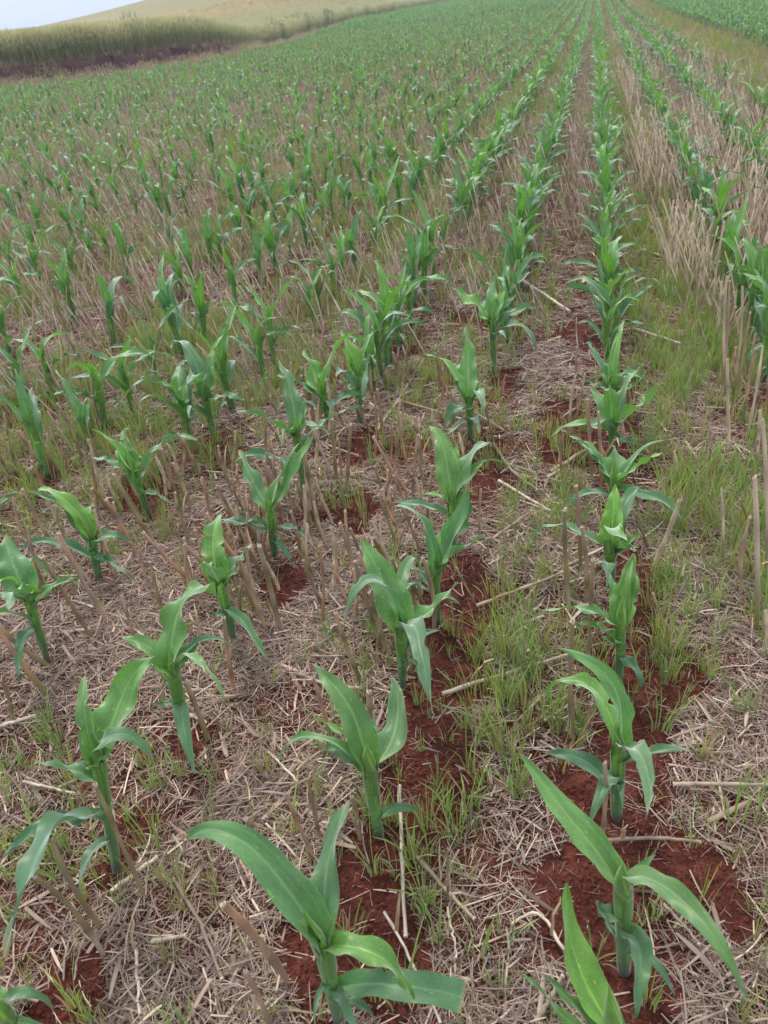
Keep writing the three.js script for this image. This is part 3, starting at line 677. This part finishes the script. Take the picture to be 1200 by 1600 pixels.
const stubMat = new THREE.MeshStandardMaterial({ vertexColors: true, roughness: 0.8, bumpMap: texture(32, 128, (i, j) => { const k = 0.5 + 0.4 * (vnoise(i * 0.9, j * 0.05, 3) - 0.5); return [k, k, k]; }, false), bumpScale: 0.0006 });
const stubColours = [[[0.34, 0.18, 0.1], 'brown'], [[0.34, 0.215, 0.125], 'tan'], [[0.24, 0.17, 0.075], 'olive brown'], [[0.52, 0.4, 0.27], 'pale']];
function stalkShape(top, r, colour, R, sides = 7) {                      // a jointed stalk with swollen nodes, darker streaks, worn skin
  const n = 7, pts = [], rad = [], cols = [], bend = (R() - 0.5) * (top.y > 0.3 ? 0.06 : 0.026), side = V(-top.z, 0, top.x + 0.001).normalize(), olive = R() < 0.3;
  for (let i = 0; i <= n; i++) {
    const t = i / n; pts.push(top.clone().multiplyScalar(t).addScaledVector(side, bend * Math.sin(t * 3.1)).add(V(0, i ? 0 : -0.015, 0)));
    rad.push(r * (1.12 - 0.2 * t) * (i === 2 || i === 5 ? 1.32 : 1) * (0.88 + 0.24 * R()));
    const c = olive ? mix3([0.2, 0.19, 0.05], colour, smooth(0.05, 0.5, t)) : colour, k = 0.85 + 0.6 * R(), grey = 0.55 * R() * R(), w = mix3(c, [0.27, 0.235, 0.21], grey);
    cols.push(w.map((q) => q * k * (i === 2 || i === 5 ? 0.65 : 1)));
  }
  return rod(pts, rad, cols, sides);
}
function cutEnd(top, r, R) {                                             // the frayed pale end where the stalk was cut
  const t = top.clone().normalize(), p = top.clone(), k = r * 0.9;
  const g = rod([p.clone().addScaledVector(t, -0.004), p.clone().addScaledVector(t, 0.002), p.clone().addScaledVector(t, -0.003)], [k * 1.06, k, k * 0.45], [[0.36, 0.26, 0.18], [0.46, 0.38, 0.3], [0.2, 0.14, 0.1]], 7, true), P = g.attributes.position;
  for (let i = 7; i < 14; i++) P.setY(i, P.getY(i) + (R() - 0.35) * r * 1.6);
  g.computeVertexNormals(); return g;
}
function sheathShape(top, r, R) {                                        // a torn dry sheath clinging to the stalk
  const a = R() * 6.28, s = 0.25 + 0.3 * R(), o = top.clone().multiplyScalar(s), L = 0.06 + 0.08 * R(), pos = [], idx = [], col = [];
  for (let i = 0; i <= 5; i++) {
    const t = i / 5, q = r * 1.15 + t * t * 0.03 * (0.4 + R()), w = r * 1.3 * (1 - 0.75 * t), y = L * (t - 0.2 * t * t);
    for (let j = -1; j <= 1; j++) { const b = a + j * w / q; pos.push(o.x + top.x * t * 0.2 + Math.cos(b) * q, o.y + y, o.z + Math.sin(b) * q); const k = 0.8 + 0.4 * R(); col.push(0.4 * k, 0.28 * k, 0.17 * k); }
    if (i) for (let j = 0; j < 2; j++) { const b = (i - 1) * 3 + j; idx.push(b, b + 1, b + 3, b + 1, b + 4, b + 3); }
  }
  return geo(pos, idx, col);
}
const stubGroup = 'cut brown stalks standing between the maize';
const stubThings = [];
{
  const R = rng(31);
  const make = (top, r, c, withSheath) => {                              // stubble_stalk > stem, cut_end, dry_sheath
    const o = new THREE.Group(); mesh('stem', stalkShape(top, r, stubColours[c][0], R), stubMat, o); mesh('cut_end', cutEnd(top, r, R), stubMat, o);
    if (withSheath) mesh('dry_sheath', sheathShape(top, r, R), stubMat, o); return o;
  };
  const list = STUBBLE.map((s) => ({ x: s.at[0], z: s.at[1], top: V(...s.top), r: s.r * (s.at[0] > 0.4 ? 0.52 : 0.72), c: s.at[0] > 0.4 ? (R() < 0.75 ? 3 : 1) : Math.floor(R() * 3) }));
  const wild = [], all = [...rows, ...rowsRight];
  for (let k = 0; k < 130000 && wild.length < 24000; k++) {               // mostly beside the rows, thicker in drifts
    const far = R(), d = 1.5 + 58 * Math.pow(far, 1.4), x = lerp(xLeft(d) - 0.5, xRight(d) + 0.4, R());
    let gap = 9; for (const q of all) { const g = x - q + 0.1; if (Math.abs(g) < Math.abs(gap)) gap = g; }
    const dens = 0.25 + 0.75 * Math.exp(-gap * gap / 0.012), drift = smooth(0.3, 0.62, fbm(x * 0.55, -d * 0.3, 61, 3));
    if (x < -1.05 && d < 3 && R() < 0.3) continue;
    if (x > -0.2 && x < 0.42 && d < 5) { if (R() < 0.85) continue; }
    if (R() > dens * (0.25 + 0.75 * drift) || x > 2.3 || beyond(x, -d) > -0.6) continue;
    if (d < 6 && R() < lerp(0.75, 0.1, smooth(2.4, 5, d))) continue;
    if (x > 0.35 && d < 6 && R() < 0.6) continue;
    wild.push({ x, z: -d, d: Math.hypot(x, d), gap });
  }
  wild.sort((a, b) => a.d - b.d);
  const protos = [];
  for (let k = 0; k < 22; k++) { const h = 0.11 + 0.13 * R(), top = V((R() - 0.62) * 0.14 * h / 0.2, h, (R() - 0.5) * 0.1), r = 0.003 + 0.0022 * R(), c = k % 4; protos.push({ top, r, c, o: make(top, r, c, k % 3 === 0) }); }
  const nWild = 300 - list.length;
  let made = 0;
  for (const w of wild) {
    if (made >= nWild) break;
    if (!shown(w.x, w.z, 0.02)) continue;
    const p = protos[Math.floor(R() * protos.length)], turn = (R() - 0.5) * 1.1; w.done = true; made++;
    list.push({ x: w.x, z: w.z, top: p.top.clone().applyAxisAngle(V(0, 1, 0), turn), r: p.r, c: p.c, proto: p, turn });
  }
  const seen = {};
  list.forEach((s) => { s.d = Math.hypot(s.x, s.z); });
  list.sort((a, b) => a.d - b.d);
  const close = [...single];
  for (const s of list) {
    const o = s.proto ? s.proto.o.clone() : make(s.top, s.r, s.c, R() < 0.3);
    if (s.proto) o.rotation.y = s.turn;
    o.name = numbered('stubble_stalk'); o.position.set(s.x, land(s.x, s.z), s.z);
    let best, bd = 9; for (const p of close) { const q = Math.hypot(p.x - s.x, p.z - s.z); if (q < bd) { bd = q; best = p; } }
    const dx = s.x - best.x, dz = s.z - best.z, where = Math.abs(dx) > Math.abs(dz) ? (dx < 0 ? 'left of' : 'right of') : dz < 0 ? 'behind' : 'before';
    const lean = s.top.x / s.top.y, kind = (s.top.y > 0.3 ? 'tall ' : s.top.y < 0.17 ? 'short ' : '') + stubColours[s.c][1] + (lean < -0.2 ? ' slanting' : lean < -0.07 ? ' leaning' : '') + ' stalk ' + where + ' ' + best.short;
    seen[kind] = (seen[kind] ?? -1) + 1;
    const label = seen[kind] ? kind.replace(' stalk ', ' stalk, ' + ORD[seen[kind]] + ' such ') : kind;
    tag(o, label.split(' ').length > 15 ? label.replace(' such ', ' ').replace('olive brown', 'olive') : label, 'stubble stalk', stubGroup); scene.add(o);
  }
  const kinds = [];
  for (let k = 0; k < 8; k++) { const h = 0.11 + 0.12 * R(), top = V((R() - 0.6) * 0.16, h, (R() - 0.5) * 0.1), g = stalkShape(top, 0.002 + 0.0014 * R(), [[0.36, 0.255, 0.195], [0.43, 0.33, 0.255], [0.31, 0.21, 0.155], [0.4, 0.315, 0.22]][k % 4], R, 4); kinds.push([g, []]); }
  for (const w of wild) if (!w.done) { const k = 0.95 + 0.6 * R(); kinds[Math.floor(R() * 8)][1].push([w.x, land(w.x, w.z), w.z, (R() - 0.5) * 1.4, (R() - 0.5) * 0.2, 0.85 + 0.4 * R(), [k, k, k], 1 + 0.3 * R()]); }
  const pale = [0, 1, 2, 3].map((k) => [stalkShape(V((R() - 0.65) * 0.3, 0.3 + 0.16 * R(), (R() - 0.5) * 0.2), 0.0032 + 0.001 * R(), [[0.62, 0.5, 0.35], [0.54, 0.41, 0.28], [0.66, 0.55, 0.4], [0.5, 0.37, 0.25]][k], R, 5), []]);
  for (let k = 0; k < 2600; k++) {                                       // drifts of taller bleached straw beside the right-hand rows
    const d = 3.6 + 30 * R() * R(), lane = [0.53, 0.56, 0.9, 1.08, 1.5, 1.9][Math.floor(R() * 6)], x = lane + (R() - 0.5) * 0.26;
    if (R() > smooth(0.42, 0.6, fbm(x * 2.2, d * 0.8, 66, 2)) * (d < 4 ? 0.6 : 1)) continue;
    const v = 0.8 + 0.4 * R(); pale[k % 4][1].push([x, land(x, -d), -d, (R() - 0.5) * 2.4, (R() - 0.5) * 0.3, 0.6 + 0.45 * R(), [v, v, v * 0.97]]);
  }
  pale.forEach(([g, l]) => scatter('bleached_straw', g, stubMat, l, 'taller pale yellow straw standing beside the maize rows on the right'));
  kinds.forEach(([g, l]) => l.length && scatter('distant_stubble', g, stubMat, l, 'thin brown stubble standing between the farther maize rows'));
  console.log('stubble', list.length, wild.length);
}
// ------------------------------------------------------------------ straw lying on the soil
{
  const R = rng(8), kinds = [];
  for (let k = 0; k < 10; k++) {                                         // split, bent and crushed pieces of straw, a ridge along each
    const n = 3, pos = [], idx = [], col = [], bend = (R() - 0.5) * 0.5, arch = (R() - 0.3) * 0.12, w = (0.014 + 0.02 * R() * R()) * (k > 8 ? 3.2 : 1);
    for (let i = 0; i <= n; i++) {
      const t = i / n, x = t - 0.5, z = bend * (x * x - 0.1), y = arch * (0.25 - x * x), q = w * (0.7 + 0.6 * R()) * (i === n && k % 2 ? 0.4 : 1), c = 0.85 + 0.3 * R();
      pos.push(x, y, z - q, x, y + q * 0.9, z, x, y, z + q); for (let j = 0; j < 3; j++) col.push(c, c, c);
      if (i) { const b = (i - 1) * 3; idx.push(b, b + 1, b + 3, b + 1, b + 4, b + 3, b + 1, b + 2, b + 4, b + 2, b + 5, b + 4); }
    }
    kinds.push([geo(pos, idx, col), []]);
  }
  const m = new THREE.MeshStandardMaterial({ vertexColors: true, roughness: 0.7, side: THREE.DoubleSide });
  const tones = [[0.29, 0.22, 0.17], [0.23, 0.165, 0.125], [0.26, 0.205, 0.17], [0.17, 0.115, 0.085], [0.37, 0.285, 0.22], [0.2, 0.16, 0.14], [0.1, 0.06, 0.042], [0.48, 0.395, 0.31]];
  const put = (d0, d1, per, size) => {
    const a = 0.5 * (xRight(d1) - xLeft(d1) + xRight(d0) - xLeft(d0) + 1.4) * (d1 - d0), n = Math.floor(a * per);
    for (let k = 0; k < n; k++) {
      const d = d0 + (d1 - d0) * R(), x = lerp(xLeft(d) - 0.6, xRight(d) + 0.6, R()), c = cover(x, -d);
      const clump = 0.35 + 0.65 * smooth(0.3, 0.6, fbm(x * 5, -d * 5, 71, 2));
      if (R() > 0.05 + c * c * clump || x > 2.3) continue;
      const t = tones[Math.floor(Math.pow(R(), 1.15) * tones.length)], v = 0.8 + 0.4 * R(), wash = vnoise(x * 1.7, d * 1.7, 81), len = (0.012 + 0.05 * R() * R() + (R() < 0.025 ? 0.06 : 0)) * size;
      kinds[Math.floor(R() * 10)][1].push([x, land(x, -d) + 0.001 + 0.022 * R() * c * clump, -d, R() * 6.283, (R() - 0.5) * 0.7, len, mix3(t, [t[0] * 1.06, t[1] * 0.97, t[2] * 0.9], wash).map((q) => q * v), Math.min(1.5, 0.04 / len), (R() - 0.5) * 0.35]);
    }
  };
  put(0.3, 1.3, 56000, 1); put(1.3, 2.2, 48000, 1); put(2.2, 3.5, 24000, 1.1); put(3.5, 5.5, 10000, 1.3); put(5.5, 9, 3000, 1.6); put(9, 16, 800, 2.1);
  kinds.forEach(([g, l]) => scatter('straw_litter', g, m, l, 'chopped grey and tan straw lying thickly on the red soil'));
  console.log('straw', kinds.reduce((a, k) => a + k[1].length, 0));
  // crumbs of red soil where it lies bare
  const crumb = new THREE.IcosahedronGeometry(1, 1), cp = crumb.attributes.position;
  for (let i = 0; i < cp.count; i++) { const f = 0.75 + 0.5 * vnoise(cp.getX(i) * 2 + 9, cp.getY(i) * 2 + cp.getZ(i) * 3, 4); cp.setXYZ(i, cp.getX(i) * f, cp.getY(i) * f * 0.8, cp.getZ(i) * f); }
  crumb.computeVertexNormals();
  const list = [];
  for (let k = 0; k < 150000; k++) {
    const d = 0.3 + 4.7 * Math.pow(R(), 1.3), x = lerp(xLeft(d) - 0.4, xRight(d) + 0.4, R()), c = cover(x, -d);
    if (R() > (1 - c) * 0.75) continue;
    const s = 0.001 + 0.0045 * Math.pow(R(), 5) + (R() < 0.004 ? 0.005 : 0), v = 0.7 + 0.6 * R();
    list.push([x, land(x, -d) + s * 0.3, -d, R() * 6, R() * 6, s, [SOIL[0] * v, SOIL[1] * v, SOIL[2] * v]]);
  }
  scatter('soil_crumbs', crumb, new THREE.MeshStandardMaterial({ roughness: 1 }), list, 'crumbs of dark red soil on the bare patches');
  console.log('crumbs', list.length);
}
// ------------------------------------------------------------------ long stems lying between the rows
{
  const R = rng(12), seen = {};
  const close = [...single];
  FALLEN.forEach((f, i) => {
    const pts = [], rad = [], cols = [], tone = [[0.46, 0.38, 0.31], [0.33, 0.25, 0.18], [0.25, 0.18, 0.13], [0.52, 0.43, 0.33]][i % 4], lift = 0.012 + 0.012 * R();
    const P = f.path.map(([x, z], k) => V(x, land(x, z) + lift + (k ? 0.02 * R() : 0), z)), o = P[0].clone(), C = new THREE.CatmullRomCurve3(P), n = 12;
    for (let k = 0; k <= n; k++) { const p = C.getPoint(k / n).sub(o); p.y += (R() - 0.5) * 0.003; p.x += (R() - 0.5) * 0.004; pts.push(p); rad.push(f.r * 0.72 * (1.1 - 0.3 * k / n) * (k % 5 === 2 ? 1.25 : 1)); const v = 0.72 + 0.5 * R(); cols.push(tone.map((q) => q * v)); }
    const g = new THREE.Group(); mesh('stem', rod(pts, rad, cols, 7), stubMat, g);
    const e = pts[n].clone().sub(pts[n - 1]).normalize(), k = rad[n];
    mesh('cut_end', rod([pts[n].clone(), pts[n].clone().addScaledVector(e, 0.003), pts[n].clone().addScaledVector(e, 0.001)], [k * 1.05, k, k * 0.4], [[0.55, 0.47, 0.38], [0.62, 0.55, 0.46], [0.3, 0.24, 0.18]], 7, true), stubMat, g);
    if (i % 3 === 0) mesh('dry_sheath', sheathShape(pts[n].clone().multiplyScalar(0.5).add(V(0, 0.03, 0)), f.r, R), stubMat, g);
    g.name = numbered('fallen_stem'); g.position.copy(o);
    let best, bd = 9; for (const p of close) { const q = Math.hypot(p.x - P[0].x, p.z - P[0].z); if (q < bd) { bd = q; best = p; } }
    const kind = (C.getLength() > 0.2 ? 'long ' : 'short ') + ['pale grey', 'tan', 'brown', 'cream'][i % 4] + ' dry stem lying ' + (P[0].x < best.x ? 'left of ' : 'right of ') + best.short;
    seen[kind] = (seen[kind] ?? -1) + 1;
    tag(g, seen[kind] ? kind.replace('dry stem lying', 'stem, ' + ORD[seen[kind]] + ' lying') : kind, 'dry stem', 'loose dry stems lying on the litter'); scene.add(g);
  });
}
// ------------------------------------------------------------------ grass weeds between the rows
{
  const R = rng(15), kinds = [];
  for (let k = 0; k < 9; k++) {
    const pos = [], idx = [], col = []; let n = 0; const blades = 7 + Math.floor(R() * 9), fine = k % 3;
    for (let b = 0; b < blades; b++) {
      const a = R() * 6.283, ox = Math.cos(a) * 0.022 * R(), oz = Math.sin(a) * 0.022 * R(), h = (0.05 + 0.09 * R()) * (fine === 2 ? 0.7 : 1), w = 0.0012 + 0.0017 * R() * R(), out = h * (0.1 + 0.75 * R() * R()), tw = R() * 6.283, dry = R() < 0.2, y = 0.8 + 0.4 * R();
      for (let i = 0; i <= 4; i++) {
        const t = i / 4, r = out * t * t, yy = h * (t - 0.25 * t * t * (out / h)), q = w * (i === 4 ? 0.15 : 1 - 0.45 * t);
        const cx = ox + Math.cos(a) * r, cz = oz + Math.sin(a) * r;
        pos.push(cx - Math.cos(tw) * q, yy, cz - Math.sin(tw) * q, cx + Math.cos(tw) * q, yy, cz + Math.sin(tw) * q);
        const c = dry ? [0.36, 0.28, 0.15] : mix3([0.34, 0.41, 0.1], [0.18, 0.33, 0.05], R()); for (let j = 0; j < 2; j++) col.push(c[0] * y, c[1] * y, c[2] * y);
        if (i) idx.push(n - 2, n - 1, n, n - 1, n + 1, n); n += 2;
      }
    }
    kinds.push([geo(pos, idx, col), []]);
  }
  const m = new THREE.MeshPhysicalMaterial({ vertexColors: true, roughness: 0.9, side: THREE.DoubleSide, transmission: 0.35, thickness: 0 });
  const bed = (x, z) => {                                                // where the weeds stand thick
    const n = fbm(x * 2.2, z * 1.5, 91, 3), patch = smooth(0.42, 0.66, n), d = -z;
    let q = 0.12 * patch + 0.04;
    if (x > 0.2 && x < 0.68) q = Math.max(q, smooth(1.0, 1.9, d) * (0.3 + 0.7 * patch) * (1 - 0.55 * smooth(2.5, 5, d)) + (d < 1.9 ? 0.25 * patch : 0));
    if (x > -0.22 && x < 0.06) q = Math.max(q, smooth(0.95, 1.3, d) * (1 - smooth(2.2, 2.9, d)) * (0.25 + 0.6 * patch));
    if (x > -0.25 && x < 0 && d < 1) q = Math.max(q, 0.3 * patch);
    if (x < -1.0) q = Math.max(q, smooth(1.7, 2.6, d) * (0.08 + 0.36 * patch));
    if (x < -0.35 && d > 4) q = Math.max(q, 0.4 * patch + 0.12);
    if (x > 0.3 && d < 1.3) q = Math.max(q, 0.4 * patch);
    if (x > 0.1 && x < 0.75 && d > 4) q = Math.max(q, 0.25 + 0.5 * patch);
    if (x > 1.9 && x < 3.3) q = Math.max(q, 0.35 + 0.6 * patch);
    return q;
  };
  const put = (d0, d1, per, size) => {
    const a = 0.5 * (xRight(d1) - xLeft(d1) + xRight(d0) - xLeft(d0) + 1.4) * (d1 - d0), n = Math.floor(a * per);
    for (let k = 0; k < n; k++) {
      const d = d0 + (d1 - d0) * R(), x = lerp(xLeft(d) - 0.6, xRight(d) + 0.6, R());
      if (R() > bed(x, -d) * (0.45 + 1.15 * smooth(0.42, 0.7, vnoise(x * 8, d * 8, 93))) || beyond(x, -d) > -0.3) continue;
      const v = 0.85 + 0.35 * R(), o = 0.8 + 0.45 * R();
      kinds[Math.floor(R() * 9)][1].push([x, land(x, -d) - 0.004, -d, R() * 6.283, (R() - 0.5) * 0.25, size * (0.55 + 0.75 * R()), [v * o, v, v * 0.95], 0.9 + 0.35 * R(), 0.04]);
    }
  };
  put(0.3, 2, 1700, 0.85); put(2, 4, 1500, 0.95); put(4, 8, 800, 1.05); put(8, 16, 260, 1.3); put(16, 60, 22, 2.2);
  kinds.forEach(([g, l]) => scatter('grass', g, m, l, 'fine yellow green grass weeds growing between the maize rows'));
  console.log('grass', kinds.reduce((a, k) => a + k[1].length, 0));
}
// ------------------------------------------------------------------ the tall ripening crop beyond the bank, dry grass along its foot
{
  const R = rng(23);
  const tuft = (n, spread, h0, tone) => {
    const pos = [], idx = [], col = []; let c0 = 0;
    const quad = (x0, y0, z0, x1, y1, z1, w0, w1, a, ca, cb) => { const c = Math.cos(a), s = Math.sin(a); pos.push(x0 - c * w0, y0, z0 - s * w0, x0 + c * w0, y0, z0 + s * w0, x1 - c * w1, y1, z1 - s * w1, x1 + c * w1, y1, z1 + s * w1); col.push(...ca, ...ca, ...cb, ...cb); idx.push(c0, c0 + 1, c0 + 2, c0 + 1, c0 + 3, c0 + 2); c0 += 4; };
    for (let k = 0; k < n; k++) {
      const x = (R() - 0.5) * spread, z = (R() - 0.5) * spread, h = h0 * (0.78 + 0.35 * R()), lx = (R() - 0.5) * 0.22 * h, lz = (R() - 0.5) * 0.22 * h, a = R() * 3.14, v = 0.8 + 0.4 * R();
      const T = tone.map((c) => c.map((q) => q * v));
      quad(x, 0, z, x + lx * 0.4, h * 0.45, z + lz * 0.4, 0.006, 0.005, a, T[0], T[1]);
      quad(x + lx * 0.4, h * 0.45, z + lz * 0.4, x + lx, h, z + lz, 0.005, 0.003, a, T[1], T[2]);
      quad(x + lx * 0.9, h * 0.93, z + lz * 0.9, x + lx * 1.3, h * 1.07, z + lz * 1.3, 0.011, 0.006, a + 0.8, T[3], T[3]);
      const b = R() * 6.28, q = h * (0.3 + 0.4 * R()); quad(x + lx * 0.5, q, z + lz * 0.5, x + Math.cos(b) * 0.16, q + 0.14, z + Math.sin(b) * 0.16, 0.009, 0.002, b + 1.57, T[1], T[2]);
    }
    return geo(pos, idx, col);
  };
  const crop = [[0.34, 0.24, 0.17], [0.3, 0.31, 0.15], [0.35, 0.37, 0.17], [0.54, 0.49, 0.26]], dry = [[0.36, 0.24, 0.17], [0.42, 0.31, 0.22], [0.48, 0.37, 0.26], [0.48, 0.38, 0.28]];
  const m = new THREE.MeshPhysicalMaterial({ vertexColors: true, roughness: 0.95, side: THREE.DoubleSide, transmission: 0.3, thickness: 0 });
  const A = [0, 1, 2].map(() => [tuft(52, 0.62, 1.0, crop), []]), B = [0, 1].map(() => [tuft(16, 0.4, 0.42, dry), []]), W = [tuft(26, 0.5, 1.1, [[0.1, 0.12, 0.05], [0.06, 0.11, 0.035], [0.07, 0.13, 0.04], [0.1, 0.14, 0.06]]), []];
  for (let k = 0; k < 130000; k++) {
    const d = 28 + 172 * R() * R(), x = lerp(xLeft(d) - 3, Math.min(-13, xRight(d)), R()), z = -d, s = beyond(x, z);
    if (s > -0.9 && s < -0.2 && R() < 0.3) { const v = 0.8 + 0.4 * R(); B[k % 2][1].push([x, land(x, z), z, R() * 6, 0, 0.3 + 0.7 * R() * R(), [v, v * 0.95, v * 0.95]]); }
    if (s > -0.35 && s < 0.7 && R() < 0.22 && terraceAt(x, z) > 0.1) { const v = 0.75 + 0.45 * R(); B[k % 2][1].push([x, land(x, z) - 0.04, z, R() * 6, (R() - 0.5) * 0.6, 0.45 + 0.7 * R(), [v * 0.85, v * (R() < 0.4 ? 1.05 : 0.85), v * 0.75]]); }
    if (s < 0.75) continue;
    if (s > 45 || (s > 14 && R() < smooth(14, 60, s) * 0.8)) continue;
    const y = smooth(2, 40, s), v = 0.85 + 0.3 * R() + 0.12 * (vnoise(x * 0.15, z * 0.15, 3) - 0.5);
    A[Math.floor(R() * 3)][1].push([x, land(x, z) - 0.02, z, R() * 6.28, (R() - 0.5) * 0.12, 0.9 + 0.2 * R() + 0.5 * smooth(20, 80, s), [v * lerp(0.95, 1.25, y), v * lerp(1, 1.08, y), v], (0.52 + 0.42 * R()) / (1 + 0.35 * smooth(20, 80, s))]);
  }
  for (let k = 0; k < 400; k++) { const x = -30 + 24 * R(), z = -25 - 70 * R(), s = beyond(x, z); if (s > 0.4 && s < 1.6 && z < -34) W[1].push([x, land(x, z), z, R() * 6, 0, 0.9 + 0.3 * R(), [1, 1, 1]]); }
  A.forEach(([g, l]) => scatter('ripening_crop', g, m, l, 'tall ripening cereal crop, green below and straw yellow on top'));
  B.forEach(([g, l]) => l.length && scatter('dry_grass', g, m, l, 'dry pinkish grass along the foot of the earth bank'));
  if (W[1].length) scatter('green_weeds', W[0], m, W[1], 'dark green weeds along the edge of the tall crop');
  console.log('crop', A.map((a) => a[1].length).join(), B.map((a) => a[1].length).join(), W[1].length);
}
renderer.render(scene, camera);
